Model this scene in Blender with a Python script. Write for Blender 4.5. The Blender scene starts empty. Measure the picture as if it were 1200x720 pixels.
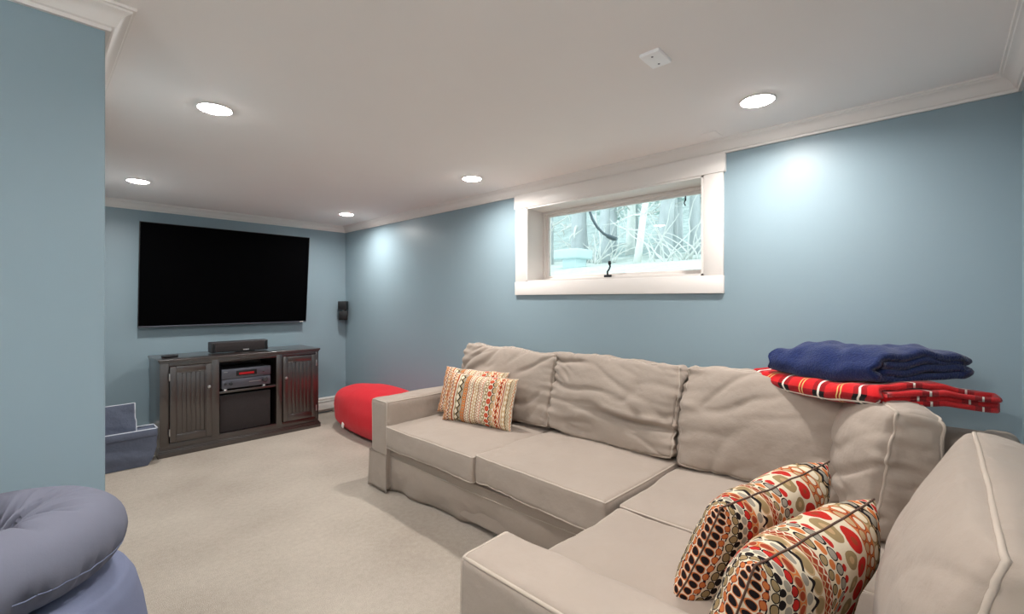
import bpy, bmesh, math, random
from mathutils import Vector, Matrix, noise
random.seed(7)
scene = bpy.context.scene
COL = scene.collection
PI = math.pi
R = math.radians

# ------------------------------------------------------------------ camera, world, sun, exposure
cam_data = bpy.data.cameras.new('camera')
cam = bpy.data.objects.new('camera', cam_data)
COL.objects.link(cam)
cam.location = (0, 0, 1.3)
cam.rotation_euler = (R(90), 0, R(-46.7))
cam_data.lens = 16.0
cam_data.sensor_width = 36.0
cam_data.shift_y = -9 / 1200
cam_data.clip_start = 0.02
scene.camera = cam
scene.cycles.max_bounces = 16
scene.cycles.diffuse_bounces = 10

world = bpy.data.worlds.new('World')
scene.world = world
world.use_nodes = True
bg = world.node_tree.nodes['Background']
bg.inputs[0].default_value = (0.86, 0.95, 1.0, 1)
bg.inputs[1].default_value = 1.95

sun_data = bpy.data.lights.new('sun', 'SUN')
sun_data.energy = 1.2
sun_data.angle = R(6)
sun_data.color = (1.0, 0.97, 0.9)
sun = bpy.data.objects.new('sun', sun_data)
COL.objects.link(sun)
sun.rotation_euler = (R(35), R(40), 0)

LAMP_W = 10.0
ADDED_UPLIGHT_W = 46.0
LAMP_SPREAD = R(162)
LAMP_COL = (1.0, 0.97, 0.935)

vs = scene.view_settings
vs.view_transform = 'Standard'
vs.look = 'None'
vs.exposure = 0.27
vs.gamma = 1.0
vs.use_curve_mapping = False

# ------------------------------------------------------------------ room dimensions (metres)
XR, YF, YB, H = 2.585, 5.16, -0.225, 2.157      # right wall, tv wall, back wall, ceiling
LX, LY, XW = 0.154, 1.793, -3.0                  # end of the left wall, its face, far side
CROWN = 2.09

# ------------------------------------------------------------------ material helpers
def lin(r, g, b):
    f = lambda c: c / 12.92 if c <= 0.04045 else ((c + 0.055) / 1.055) ** 2.4
    return (f(r / 255), f(g / 255), f(b / 255), 1)

class E:
    """tiny expression builder over shader math nodes"""
    def __init__(s, nt, sock): s.nt, s.s = nt, sock
    def _m(s, op, *o, clamp=False):
        n = s.nt.nodes.new('ShaderNodeMath'); n.operation = op; n.use_clamp = clamp
        for i, x in enumerate((s,) + o):
            if isinstance(x, E): s.nt.links.new(x.s, n.inputs[i])
            else: n.inputs[i].default_value = x
        return E(s.nt, n.outputs[0])
    def __add__(s, o): return s._m('ADD', o)
    __radd__ = __add__
    def __sub__(s, o): return s._m('SUBTRACT', o)
    def __mul__(s, o): return s._m('MULTIPLY', o)
    __rmul__ = __mul__
    def __truediv__(s, o): return s._m('DIVIDE', o)
    def abs(s): return s._m('ABSOLUTE')
    def frac(s): return s._m('FRACT')
    def floor(s): return s._m('FLOOR')
    def sin(s): return s._m('SINE')
    def sqrt(s): return s._m('SQRT')
    def lt(s, o): return s._m('LESS_THAN', o)
    def gt(s, o): return s._m('GREATER_THAN', o)
    def max(s, o): return s._m('MAXIMUM', o)
    def min(s, o): return s._m('MINIMUM', o)
    def tri(s): return (s.frac() - 0.5).abs() * 2.0       # 0..1 triangle wave
    def band(s, a, b): return s.gt(a) * s.lt(b)

def mixc(nt, fac, a, b):
    n = nt.nodes.new('ShaderNodeMix'); n.data_type = 'RGBA'
    for idx, x in ((0, fac), (6, a), (7, b)):
        if isinstance(x, E): nt.links.new(x.s, n.inputs[idx])
        elif hasattr(x, 'is_linked'): nt.links.new(x, n.inputs[idx])
        else: n.inputs[idx].default_value = x
    return n.outputs[2]

MATS = {}
def mat(name, col, rough=0.6, spec=0.5, metal=0.0, var=0.0, vscale=6.0, bump=0.0, bscale=200.0, bdist=0.002,
        sheen=0.0, emit=None, estr=0.0, stretch=None, broad=0.0, broadscale=8.0, broaddist=0.01, ridge=0.0, ridgescale=5.0):
    m = bpy.data.materials.new(name); m.use_nodes = True
    nt = m.node_tree; b = nt.nodes['Principled BSDF']
    b.inputs['Base Color'].default_value = col
    b.inputs['Roughness'].default_value = rough
    b.inputs['Specular IOR Level'].default_value = spec
    b.inputs['Metallic'].default_value = metal
    if sheen: b.inputs['Sheen Weight'].default_value = sheen
    if emit: b.inputs['Emission Color'].default_value = emit; b.inputs['Emission Strength'].default_value = estr
    tc = nt.nodes.new('ShaderNodeTexCoord')
    src = tc.outputs['Object']
    if stretch:
        mp = nt.nodes.new('ShaderNodeMapping'); mp.inputs['Scale'].default_value = stretch
        nt.links.new(src, mp.inputs[0]); src = mp.outputs[0]
    if var:
        n = nt.nodes.new('ShaderNodeTexNoise'); n.inputs['Scale'].default_value = vscale; n.inputs['Detail'].default_value = 5
        nt.links.new(src, n.inputs['Vector'])
        mx = nt.nodes.new('ShaderNodeMix'); mx.data_type = 'RGBA'
        mx.inputs[6].default_value = tuple(c * (1 - var) for c in col[:3]) + (1,)
        mx.inputs[7].default_value = tuple(min(1, c * (1 + var)) for c in col[:3]) + (1,)
        nt.links.new(n.outputs[0], mx.inputs[0]); nt.links.new(mx.outputs[2], b.inputs['Base Color'])
    prev = None
    for st, sc, di in ((broad, broadscale, broaddist), (ridge, ridgescale, .012), (bump, bscale, bdist)):
        if not st: continue
        n = nt.nodes.new('ShaderNodeTexNoise'); n.inputs['Scale'].default_value = sc; n.inputs['Detail'].default_value = 4
        if sc == ridgescale and ridge: n.noise_type = 'RIDGED_MULTIFRACTAL'; n.inputs['Detail'].default_value = 2.5; n.inputs['Distortion'].default_value = .6
        nt.links.new(src, n.inputs['Vector'])
        bp = nt.nodes.new('ShaderNodeBump'); bp.inputs['Strength'].default_value = st; bp.inputs['Distance'].default_value = di
        nt.links.new(n.outputs[0], bp.inputs['Height'])
        if prev: nt.links.new(prev.outputs[0], bp.inputs['Normal'])
        nt.links.new(bp.outputs[0], b.inputs['Normal']); prev = bp
    MATS[name] = m
    return m

M_WALL = mat('blue_wall_paint', lin(138, 157, 166), rough=0.42, spec=0.42, var=0.02, vscale=3, bump=0.25, bscale=260, bdist=0.0006)
M_CEIL = mat('ceiling_paint', lin(243, 236, 232), rough=0.8, spec=0.2, var=0.01, bump=0.1, bscale=180, bdist=0.0006)
M_TRIM = mat('white_trim_paint', lin(230, 223, 218), rough=0.4, spec=0.45)
M_SOFA = mat('taupe_cotton', lin(160, 147, 136), rough=0.95, spec=0.1, var=0.07, vscale=5, sheen=0.08, bump=0.35, bscale=420, bdist=0.001,
             broad=0.55, broadscale=11, broaddist=0.014, ridge=.42, ridgescale=4.3)
M_PIPE = mat('taupe_piping', lin(180, 167, 155), rough=0.9, spec=0.1)
M_ESP = mat('espresso_wood', lin(40, 29, 26), rough=0.34, spec=0.8, var=0.25, vscale=14, stretch=(1, 1, .15), bump=0.15, bscale=60, bdist=0.0008)
cb_ = M_ESP.node_tree.nodes['Principled BSDF']; cb_.inputs['Coat Weight'].default_value = 0.8; cb_.inputs['Coat Roughness'].default_value = 0.2; cb_.inputs['Coat IOR'].default_value = 1.8
M_BLACK = mat('black_plastic', lin(20, 20, 22), rough=0.4, spec=0.4)
M_GRILLE = mat('dark_grille_cloth', lin(58, 53, 53), rough=0.95, spec=0.1, bump=0.6, bscale=900, bdist=0.001, var=0.15, vscale=60)
M_DGREY = mat('dark_grey_plastic', lin(52, 52, 55), rough=0.5, spec=0.4)
M_GUN = mat('gunmetal_panel', lin(96, 98, 108), rough=0.38, spec=0.5, metal=0.6)
M_SILVER = mat('brushed_silver', lin(205, 203, 202), rough=0.3, metal=0.9)
M_SCREEN = mat('black_screen', lin(3, 3, 4), rough=0.75, spec=0.02)
M_HEAT = mat('heater_enamel', lin(226, 220, 214), rough=0.4, spec=0.4)
M_PLATE = mat('white_plate', lin(252, 250, 250), rough=0.4, spec=0.4)
M_RED = mat('red_cotton', lin(205, 38, 48), rough=0.85, spec=0.12, sheen=0.1, var=0.05, vscale=5, bump=0.3, bscale=300, bdist=0.001, broad=0.4, broadscale=12, broaddist=0.01, ridge=.22, ridgescale=4.7)
M_NAVY = mat('navy_fleece', lin(30, 42, 84), rough=1.0, spec=0.05, sheen=0.25, var=0.45, vscale=90, bump=0.9, bscale=170, bdist=0.005)
M_DENIM = mat('slate_blue_cloth', lin(112, 118, 142), rough=0.9, spec=0.1, var=0.06, vscale=6, bump=0.3, bscale=400, bdist=0.001, broad=0.35, broadscale=9, broaddist=0.01)
M_GREYB = mat('grey_blue_cushion_cloth', lin(112, 114, 128), rough=0.88, spec=0.12, var=0.06, vscale=6, bump=0.2, bscale=400, bdist=0.001, broad=0.3, broadscale=10, broaddist=0.008)
M_BIN = mat('grey_canvas', lin(96, 102, 118), rough=0.95, spec=0.1, var=0.08, vscale=8, bump=0.4, bscale=350, bdist=0.001, broad=0.7, broadscale=9, broaddist=0.02, ridge=.5, ridgescale=6.1)
M_BINRIM = mat('pale_canvas_binding', lin(200, 204, 212), rough=0.9, spec=0.1)
M_LENS = mat('light_lens', (1, 1, 1, 1), rough=0.5, emit=(1, 0.98, 0.95, 1), estr=75.0)
M_REDLED = mat('red_display', lin(20, 4, 6), rough=0.2, emit=(0.9, 0.02, 0.03, 1), estr=0.28)
M_DARK = mat('dark_bronze_hardware', lin(40, 42, 46), rough=0.4, metal=0.5)
M_TAG = mat('white_tag', lin(240, 235, 232), rough=0.8)
M_BARK = mat('pale_bark', lin(190, 196, 198), rough=0.95, spec=0.1, var=0.35, vscale=7, stretch=(1, 1, .3), bump=0.6, bscale=30, bdist=0.03)
M_BARKW = mat('white_bark', lin(240, 240, 236), rough=0.9, spec=0.1, var=0.1, vscale=9)
M_TWIG = mat('bare_twig', lin(226, 226, 222), rough=0.9, spec=0.1, var=0.15, vscale=9)
M_LEAF = mat('pale_leaves', lin(172, 194, 188), rough=0.8, spec=0.2, var=0.3, vscale=4)
M_GROUND = mat('pale_lawn', lin(206, 214, 208), rough=1.0, spec=0.05, var=0.25, vscale=3.5, bump=0.8, bscale=18, bdist=0.06)  # overexposed daylight outside put into this pale ground colour
M_HILL = mat('wooded_hillside', lin(172, 186, 184), rough=1.0, spec=0.05, var=0.5, vscale=1.6, bump=1.0, bscale=5, bdist=0.3)
M_TEAL = mat('pale_teal_metal', lin(200, 220, 222), rough=0.5, spec=0.4)
M_HOSE = mat('grey_rubber', lin(92, 108, 116), rough=0.6)

def carpet():
    m = mat('beige_carpet', lin(187, 174, 160), rough=1.0, spec=0.05, bump=0.9, bscale=330, bdist=0.006, sheen=0.1)
    nt = m.node_tree; b = nt.nodes['Principled BSDF']
    tc = nt.nodes.new('ShaderNodeTexCoord')
    def nz(s, d=4):
        n = nt.nodes.new('ShaderNodeTexNoise'); n.inputs['Scale'].default_value = s; n.inputs['Detail'].default_value = d
        nt.links.new(tc.outputs['Object'], n.inputs['Vector']); return E(nt, n.outputs[0])
    fine, mid, track = nz(260), nz(38), nz(1.7, 2)
    f = fine * 0.62 + mid * 0.18 + track * 0.35
    ramp = nt.nodes.new('ShaderNodeValToRGB')
    ramp.color_ramp.elements[0].position = 0.36; ramp.color_ramp.elements[0].color = lin(148, 135, 122)
    ramp.color_ramp.elements[1].position = 0.82; ramp.color_ramp.elements[1].color = lin(210, 199, 185)
    nt.links.new(f.s, ramp.inputs[0]); nt.links.new(ramp.outputs[0], b.inputs['Base Color'])
    return m
M_CARPET = carpet()

def glass():
    m = bpy.data.materials.new('window_glass'); m.use_nodes = True
    nt = m.node_tree; nt.nodes.clear()
    out = nt.nodes.new('ShaderNodeOutputMaterial'); mx = nt.nodes.new('ShaderNodeMixShader')
    tr = nt.nodes.new('ShaderNodeBsdfTransparent'); gl = nt.nodes.new('ShaderNodeBsdfGlossy'); fr = nt.nodes.new('ShaderNodeFresnel')
    tr.inputs[0].default_value = (0.93, 0.985, 0.98, 1); gl.inputs['Roughness'].default_value = 0.01; fr.inputs[0].default_value = 1.45
    nt.links.new(fr.outputs[0], mx.inputs[0]); nt.links.new(tr.outputs[0], mx.inputs[1]); nt.links.new(gl.outputs[0], mx.inputs[2])
    nt.links.new(mx.outputs[0], out.inputs[0])
    return m
M_GLASS = glass()

def uvxy(nt):
    n = nt.nodes.new('ShaderNodeUVMap'); n.uv_map = 'UVMap'
    sp = nt.nodes.new('ShaderNodeSeparateXYZ'); nt.links.new(n.outputs[0], sp.inputs[0])
    return E(nt, sp.outputs[0]), E(nt, sp.outputs[1])

def pillow_mat(name, bold):
    """woven stripes of dots, diamonds, triangles, zigzags and chains; u 0..1.5 runs across the stripes, v 0..1 along them"""
    m = mat(name, lin(214, 194, 164), rough=0.95, spec=0.08, bump=0.5, bscale=330, bdist=0.002)
    nt = m.node_tree; b = nt.nodes['Principled BSDF']
    u, v = uvxy(nt)
    cream, tan, orange, rust, red, black, grey, olive, brown = (lin(216, 202, 178), lin(184, 152, 114), lin(196, 112, 62),
        lin(150, 62, 40), lin(182, 42, 36), lin(34, 28, 30), lin(150, 142, 130), lin(150, 128, 92), lin(122, 84, 62))
    c = cream
    W = 1.5
    def put(mask, colr):
        nonlocal c
        c = mixc(nt, mask, c, colr)
    def ell(cu, ru, n, rv, ph=0.0):       # chain of ellipses
        dv = ((v * n + ph).frac() - 0.5) * (1.0 / n)
        du = u - cu
        return ((du * (1 / ru)) * (du * (1 / ru)) + (dv * (1 / rv)) * (dv * (1 / rv))).lt(1.0)
    def dia(cu, ru, n, ph=0.0):           # chain of diamonds
        return ((u - cu).abs() * (1 / ru)).lt(1.0 - (((v * n + ph).frac() - 0.5).abs() * 2.0) if False else (v * n + ph).tri())
    def zig(cu, amp, n, wd, ph=0.0):
        return ((u - cu) - ((v * n + ph).tri() - 0.5) * amp).abs().lt(wd)
    def wave(cu, amp, n, wd, ph=0.0):
        return ((u - cu) - (v * (n * 2 * PI) + ph).sin() * amp).abs().lt(wd)
    def chk(a, bb, nu, nv, col1):         # small basket weave inside a band
        k = ((u * nu).floor() + (v * nv).floor()) * 0.5
        put(u.band(a, bb) * k.frac().gt(0.25), col1)
    def strip(a, bb, col): put(u.band(a, bb), col)
    if bold:
        def chain(cu, ru, n, rv, col, ph=0.0, rim=black):
            put(ell(cu, ru * 1.28, n, rv * 1.25, ph), rim); put(ell(cu, ru, n, rv, ph), col)
        strip(0, .10, cream); chk(0, .05, 40, 24, orange); chain(.075, .020, 14, .026, olive)
        strip(.10, .25, cream); chain(.135, .026, 12, .034, red, 0, cream); chain(.178, .024, 12, .032, black, .5, cream); chain(.222, .026, 12, .034, orange, 0, cream)
        strip(.25, .42, tan); chain(.29, .034, 9, .046, grey, 0); put(wave(.335, .022, 9, .014), black); chain(.385, .032, 9, .044, cream, .5, olive)
        strip(.42, .53, orange); chain(.448, .020, 14, .026, cream, 0, rust); chain(.50, .022, 14, .028, tan, .5, rust)
        strip(.53, .75, cream); chain(.60, .055, 7, .060, red, 0, cream); chain(.60, .018, 7, .020, rust, 0, red); chain(.692, .046, 7, .052, olive, .5, cream); chain(.692, .018, 7, .020, tan, .5, olive)
        strip(.75, .93, cream); chain(.78, .018, 16, .022, red, 0, cream); chain(.82, .022, 13, .028, grey, .5); chain(.865, .020, 13, .027, orange, 0, cream); chain(.905, .018, 13, .024, olive, .5)
        strip(.93, .99, rust); put(zig(.945, .016, 24, .005), cream); put(zig(.975, .016, 24, .005, .5), tan)
        strip(.99, 1.14, cream); chain(1.03, .030, 9, .044, olive, 0, tan); put(wave(1.075, .022, 9, .013), black); chain(1.112, .026, 9, .036, grey, .5, cream)
        strip(1.14, 1.2, orange); chain(1.17, .022, 13, .028, rust, 0, tan)
        strip(1.2, 1.40, cream); chain(1.225, .022, 13, .030, red, .5, black); chain(1.27, .024, 13, .030, grey, 0, cream); chain(1.315, .024, 13, .030, black, .5, cream); chain(1.36, .024, 13, .030, olive, 0, black)
        strip(1.40, 1.5, cream); chk(1.40, 1.44, 44, 26, black); chain(1.425, .018, 15, .022, orange, .5, rust); chain(1.472, .020, 15, .024, black, 0, orange)
        nt.links.new(c, b.inputs['Base Color'])
        return m
    # --- left end
    strip(0.0, .05, tan); chk(0.0, .05, 60, 34, rust)
    strip(.05, .15, orange if not bold else rust)
    put(dia(.075, .022, 13), cream); put(dia(.123, .022, 13, .5), black if bold else tan)
    strip(.15, .165, black if bold else brown)
    strip(.165, .26, grey if bold else cream); put(dia(.19, .022, 14), red if bold else orange); put(dia(.235, .022, 14, .5), black if bold else rust)
    put(zig(.262, .02, 14, .007), black)
    strip(.28, .35, tan if not bold else cream); chk(.28, .35, 62, 36, orange)
    put(ell(.315, .018, 15, .022), red if bold else cream)
    strip(.35, .375, rust); strip(.375, .40, cream); strip(.40, .41, grey)
    strip(.41, .54, olive if not bold else cream)
    put(dia(.445, .035, 8), cream if not bold else grey); put(zig(.475, .05, 8, .012), black); put(dia(.515, .026, 8, .5), grey if not bold else olive)
    strip(.54, .60, orange); put(ell(.57, .022, 16, .022), tan); put(ell(.57, .010, 16, .011), rust)
    strip(.60, .612, brown)
    strip(.612, .70, cream); put(zig(.635, .024, 20, .006), rust); put(zig(.677, .024, 20, .006, .5), brown)
    strip(.70, .712, rust if not bold else red)
    strip(.712, .79, tan); put(dia(.732, .018, 18), cream); put(dia(.77, .018, 18, .5), cream)
    strip(.79, .80, brown)
    strip(.80, .88, cream); put(zig(.82, .024, 20, .006), rust); put(zig(.86, .024, 20, .006, .5), red)
    strip(.88, .89, brown)
    strip(.89, 1.11, cream)
    put(ell(.93, .034, 9, .05, .5), olive); put(ell(.93, .016, 9, .024, .5), cream)
    put(ell(.995, .038, 9, .042), lin(186, 70, 52)); put(ell(.995, .012, 9, .014), orange)
    put(ell(1.07, .045, 9, .052, .5), black); put(ell(1.078, .036, 9, .045, .5), tan)
    strip(1.11, 1.24, cream); chk(1.115, 1.235, 40, 22, orange); put(dia(1.175, .028, 11), rust if not bold else red)
    strip(1.24, 1.26, rust); strip(1.26, 1.275, cream)
    strip(1.275, 1.36, tan if not bold else rust); put(dia(1.318, .03, 12), cream if not bold else black)
    strip(1.36, 1.37, black)
    strip(1.37, 1.44, olive if not bold else orange); chk(1.37, 1.44, 60, 34, cream)
    strip(1.44, 1.5, cream); put(zig(1.47, .03, 16, .008), orange)
    nt.links.new(c, b.inputs['Base Color'])
    # woven relief from the same stripes
    return m
M_PIL = pillow_mat('striped_weave', False)
M_PILB = pillow_mat('bold_striped_weave', True)

def plaid_mat():
    m = mat('red_plaid_fleece', lin(190, 30, 34), rough=1.0, spec=0.05, sheen=0.2, bump=0.5, bscale=200, bdist=0.003)
    nt = m.node_tree; b = nt.nodes['Principled BSDF']
    u, v = uvxy(nt)
    red, dark, black, white, yel = lin(206, 34, 38), lin(150, 22, 28), lin(22, 14, 16), lin(236, 228, 216), lin(214, 178, 110)
    P = 0.16
    fu, fv = (u * (1 / P)).frac(), (v * (1 / P)).frac()
    bu, bv = fu.band(.05, .36), fv.band(.05, .36)
    s = (bu + bv) * 0.5
    c = mixc(nt, s.gt(0.25), red, dark)
    c = mixc(nt, s.gt(0.75), c, black)
    c = mixc(nt, (fv - .68).abs().lt(.016), c, yel)
    c = mixc(nt, (fv - .76).abs().lt(.016), c, yel)
    c = mixc(nt, (fu - .20).abs().lt(.022).max((fv - .20).abs().lt(.028)), c, white)
    nt.links.new(c, b.inputs['Base Color'])
    return m
M_PLAID = plaid_mat()

# ------------------------------------------------------------------ mesh helpers
class MB:
    def __init__(s): s.v, s.f, s.uv = [], [], None
    def add(s, vf):
        n = len(s.v); s.v += [tuple(p) for p in vf[0]]; s.f += [tuple(i + n for i in q) for q in vf[1]]
        return s

def link(name, vf, m, parent=None, base=None, sharp=35, uvs=None):
    if isinstance(vf, MB): vf = (vf.v, vf.f)
    me = bpy.data.meshes.new(name)
    off = Vector(base) if base is not None else Vector((0, 0, 0))
    me.from_pydata([tuple(Vector(p) - off) for p in vf[0]], [], vf[1])
    if uvs:
        l = me.uv_layers.new(name='UVMap')
        for lp in me.loops: l.data[lp.index].uv = uvs[lp.vertex_index]
    me.polygons.foreach_set('use_smooth', [True] * len(me.polygons))
    me.set_sharp_from_angle(angle=R(sharp))
    me.materials.append(m); me.update()
    o = bpy.data.objects.new(name, me); COL.objects.link(o)
    if parent is not None: o.parent = parent
    elif base is not None: o.location = base
    return o

def thing(name, loc, label, cat, group=None):
    o = bpy.data.objects.new(name, None); o.empty_display_size = 0.1; COL.objects.link(o); o.location = loc
    o['label'] = label; o['category'] = cat
    if group: o['group'] = group
    return o
def tag(o, label, cat, group=None):
    o['label'] = label; o['category'] = cat
    if group: o['group'] = group
    return o
def struct(o, label, cat):
    o['kind'] = 'structure'; o['label'] = label; o['category'] = cat
    return o
def children_of(o): return [c for c in bpy.data.objects if c.parent == o]
def copy_thing(src, loc, label, rotz=None):
    r = src.copy(); COL.objects.link(r); r.location = loc; r['label'] = label
    if rotz is not None: r.rotation_euler.z = rotz
    for ch in children_of(src):
        c = ch.copy(); COL.objects.link(c); c.parent = r
        for g in children_of(ch):
            d = g.copy(); COL.objects.link(d); d.parent = c
    return r

def rbox(x0, x1, y0, y1, z0, z1, r=0.004, seg=2):
    bm = bmesh.new(); bmesh.ops.create_cube(bm, size=1)
    for v in bm.verts: v.co = Vector(((x0 + x1) / 2 + v.co.x * (x1 - x0), (y0 + y1) / 2 + v.co.y * (y1 - y0), (z0 + z1) / 2 + v.co.z * (z1 - z0)))
    r = min(r, .45 * min(x1 - x0, y1 - y0, z1 - z0))
    if r > 0: bmesh.ops.bevel(bm, geom=list(bm.edges), offset=r, segments=seg, profile=.5, affect='EDGES', clamp_overlap=True)
    bm.verts.index_update()
    out = ([v.co.copy() for v in bm.verts], [tuple(v.index for v in f.verts) for f in bm.faces]); bm.free()
    return out

def xf(vf, M): return ([M @ Vector(p) for p in vf[0]], vf[1])

def tube(path, r, closed=False, seg=7):
    P = [Vector(p) for p in path]; n = len(P); rr = r if isinstance(r, (list, tuple)) else [r] * n
    vs_, fs = [], []; ref = None
    for i in range(n):
        if closed: t = P[(i + 1) % n] - P[i - 1]
        else: t = P[min(i + 1, n - 1)] - P[max(i - 1, 0)]
        t = t.normalized() if t.length > 1e-9 else Vector((0, 0, 1))
        if ref is None:
            ref = t.orthogonal().normalized()
        ref = (ref - t * ref.dot(t)); ref = ref.normalized() if ref.length > 1e-6 else t.orthogonal().normalized()
        s = t.cross(ref)
        for k in range(seg):
            a = 2 * PI * k / seg; vs_.append(P[i] + (ref * math.cos(a) + s * math.sin(a)) * rr[i])
    m = n if closed else n - 1
    for i in range(m):
        j = (i + 1) % n
        for k in range(seg):
            l = (k + 1) % seg; fs.append((i * seg + k, i * seg + l, j * seg + l, j * seg + k))
    if not closed: fs.append(tuple(reversed(range(seg)))); fs.append(tuple((n - 1) * seg + k for k in range(seg)))
    return vs_, fs

def lathe(prof, c=(0, 0, 0), seg=24):
    """profile of (radius, z)"""
    vs_, fs = [], []
    for r_, z in prof:
        for k in range(seg): a = 2 * PI * k / seg; vs_.append((c[0] + r_ * math.cos(a), c[1] + r_ * math.sin(a), c[2] + z))
    for i in range(len(prof) - 1):
        for k in range(seg):
            l = (k + 1) % seg; fs.append((i * seg + k, i * seg + l, (i + 1) * seg + l, (i + 1) * seg + k))
    fs.append(tuple(reversed(range(seg)))); fs.append(tuple((len(prof) - 1) * seg + k for k in range(seg)))
    return vs_, fs

def gridbox(na, nb, nc, f):
    """closed box surface; f(a,b,c) on [-1,1]^3 -> point"""
    def g(i, n):
        s = 2 * i / n - 1; return s * (1.42 - .42 * s * s)
    idx, vs_, fs = {}, [], []
    def vid(i, j, k):
        key = (i, j, k)
        if key not in idx:
            idx[key] = len(vs_); vs_.append(f(g(i, na), g(j, nb), g(k, nc)))
        return idx[key]
    for i in range(na):
        for j in range(nb):
            fs.append((vid(i, j, nc), vid(i + 1, j, nc), vid(i + 1, j + 1, nc), vid(i, j + 1, nc)))
            fs.append((vid(i, j, 0), vid(i, j + 1, 0), vid(i + 1, j + 1, 0), vid(i + 1, j, 0)))
    for i in range(na):
        for k in range(nc):
            fs.append((vid(i, 0, k), vid(i + 1, 0, k), vid(i + 1, 0, k + 1), vid(i, 0, k + 1)))
            fs.append((vid(i, nb, k), vid(i, nb, k + 1), vid(i + 1, nb, k + 1), vid(i + 1, nb, k)))
    for j in range(nb):
        for k in range(nc):
            fs.append((vid(0, j, k), vid(0, j, k + 1), vid(0, j + 1, k + 1), vid(0, j + 1, k)))
            fs.append((vid(na, j, k), vid(na, j + 1, k), vid(na, j + 1, k + 1), vid(na, j, k + 1)))
    return vs_, fs

def nz(x, y=0.0, z=0.0): return noise.noise(Vector((x, y, z)))
def smooth(a, b, x):
    t = max(0, min(1, (x - a) / (b - a))); return t * t * (3 - 2 * t)

def cushion_fn(hw, hd, hh, r, bulge, seed=0, lump=.006, crease=.008, pucker=.0, ang=0.0, bow=.0, back=1.0, freq=9.0, warp=None):
    ca, sa = math.cos(ang), math.sin(ang)
    def f(a, b, c):
        P = Vector((a * hw, b * hd, c * hh))
        q = Vector((max(-hw + r, min(hw - r, P.x)), max(-hd + r, min(hd - r, P.y)), max(-hh + r, min(hh - r, P.z))))
        n = P - q
        n = n.normalized() if n.length > 1e-9 else Vector((0, 0, 1))
        P = q + n * r
        ea, eb = max(0, 1 - a * a), max(0, 1 - b * b)
        bl = bulge if c > 0 else bulge * back
        P.z += c * bl * (ea ** .6) * (eb ** .6)
        P.x += a * bow * eb * (1 - .5 * c * c); P.y += b * bow * ea * (1 - .5 * c * c)
        p = Vector((a * hw, b * hd, c * .15))
        d = lump * nz(p.x * 4 + seed, p.y * 4, p.z * 4 + seed)
        w = nz(p.x * 3 + seed * 2, p.y * 3 + 5, p.z * 3) * .10
        s, t = p.x * ca + p.y * sa, -p.x * sa + p.y * ca
        rr = 1 - abs(nz(s * 2.2 + seed, (t + w) * freq, seed * .7 + p.z * 3)) * 2.6
        rr = max(0, rr) ** 2
        msk = smooth(-.25, .35, nz(p.x * 3.1 + 9 + seed, p.y * 3.1, seed * 1.3))
        d -= crease * rr * msk
        r2 = max(0, 1 - abs(nz(s * 4.5 + seed * 3, (t - w) * freq * 2.1, 11 + seed + p.z * 3)) * 3.0) ** 2
        d -= crease * .38 * r2 * smooth(-.1, .4, nz(p.x * 4.3 - seed, p.y * 4.3, seed * .3))
        if pucker:
            for e, o_, ln in ((1 - abs(a), b * hd, hw), (1 - abs(b), a * hw, hd)):
                fall = math.exp(-e * ln / .07)
                side = 3.7 if a * ln > 0 else 0
                d += pucker * fall * nz(o_ * 26 + seed + side, seed + e * 2, c * 1.5) * (1.0 if ln == hw else .3)
        P += n * d
        if warp: P = warp(P, a, b, c)
        return P
    return f

def cushion(name, parent, base, M, hw, hd, hh, mat_, pipe_mat=None, n=(44, 36, 8), pipe_r=.0045, rims=(1, -1), **kw):
    f0 = cushion_fn(hw, hd, hh, **kw)
    f = lambda a, b, c: M @ f0(a, b, c)
    o = link(name, gridbox(n[0], n[1], n[2], f), mat_, parent, base, sharp=180)
    if pipe_mat:
        ctr = M @ Vector((0, 0, 0)); mb = MB(); K = 44
        for c in rims:
            pts = []
            for a, b in [(-1 + 2 * i / K, -1) for i in range(K)] + [(1, -1 + 2 * i / K) for i in range(K)] + \
                        [(1 - 2 * i / K, 1) for i in range(K)] + [(-1, 1 - 2 * i / K) for i in range(K)]:
                pts.append(f(a, b, c))
            mb.add(tube(pts, pipe_r, closed=True, seg=6))
        link('piping', mb, pipe_mat, o, base, sharp=180)
    return o

def frame_matrix(loc, W, U):
    W = Vector(W).normalized(); U = Vector(U); U = (U - W * U.dot(W)).normalized(); N = W.cross(U)
    M = Matrix((( W.x, U.x, N.x, loc[0]), (W.y, U.y, N.y, loc[1]), (W.z, U.z, N.z, loc[2]), (0, 0, 0, 1)))
    return M

# ------------------------------------------------------------------ structure
struct(link('floor', rbox(XW - .1, XR + .1, YB - .1, YF + .1, -.05, 0, 0), M_CARPET), 'beige low pile carpet covering the whole floor', 'floor')
struct(link('ceiling', rbox(XW - .1, XR + .1, YB - .1, YF + .1, H, H + .05, 0), M_CEIL), 'flat off-white ceiling with recessed lights', 'ceiling')
struct(link('wall_front', rbox(LX - .1, XR + .16, YF, YF + .1, 0, H, 0), M_WALL), 'blue wall behind the television and dark cabinet', 'wall')
struct(link('wall_back', rbox(XW - .1, XR + .16, YB - .1, YB, 0, H, 0), M_WALL), 'blue wall behind the near end of the sofa', 'wall')
mb = MB(); mb.add(rbox(XW, LX, LY, LY + .1, 0, H, .002, 1)); mb.add(rbox(LX - .1, LX, LY + .1, YF, 0, H, 0))
struct(link('wall_left', mb, M_WALL), 'grey-blue wall end at the left beside the ring cushion', 'wall')
struct(link('wall_rear', rbox(XW - .1, XW, YB, LY, 0, H, 0), M_WALL), 'blue wall at the far left end of the room', 'wall')
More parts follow.
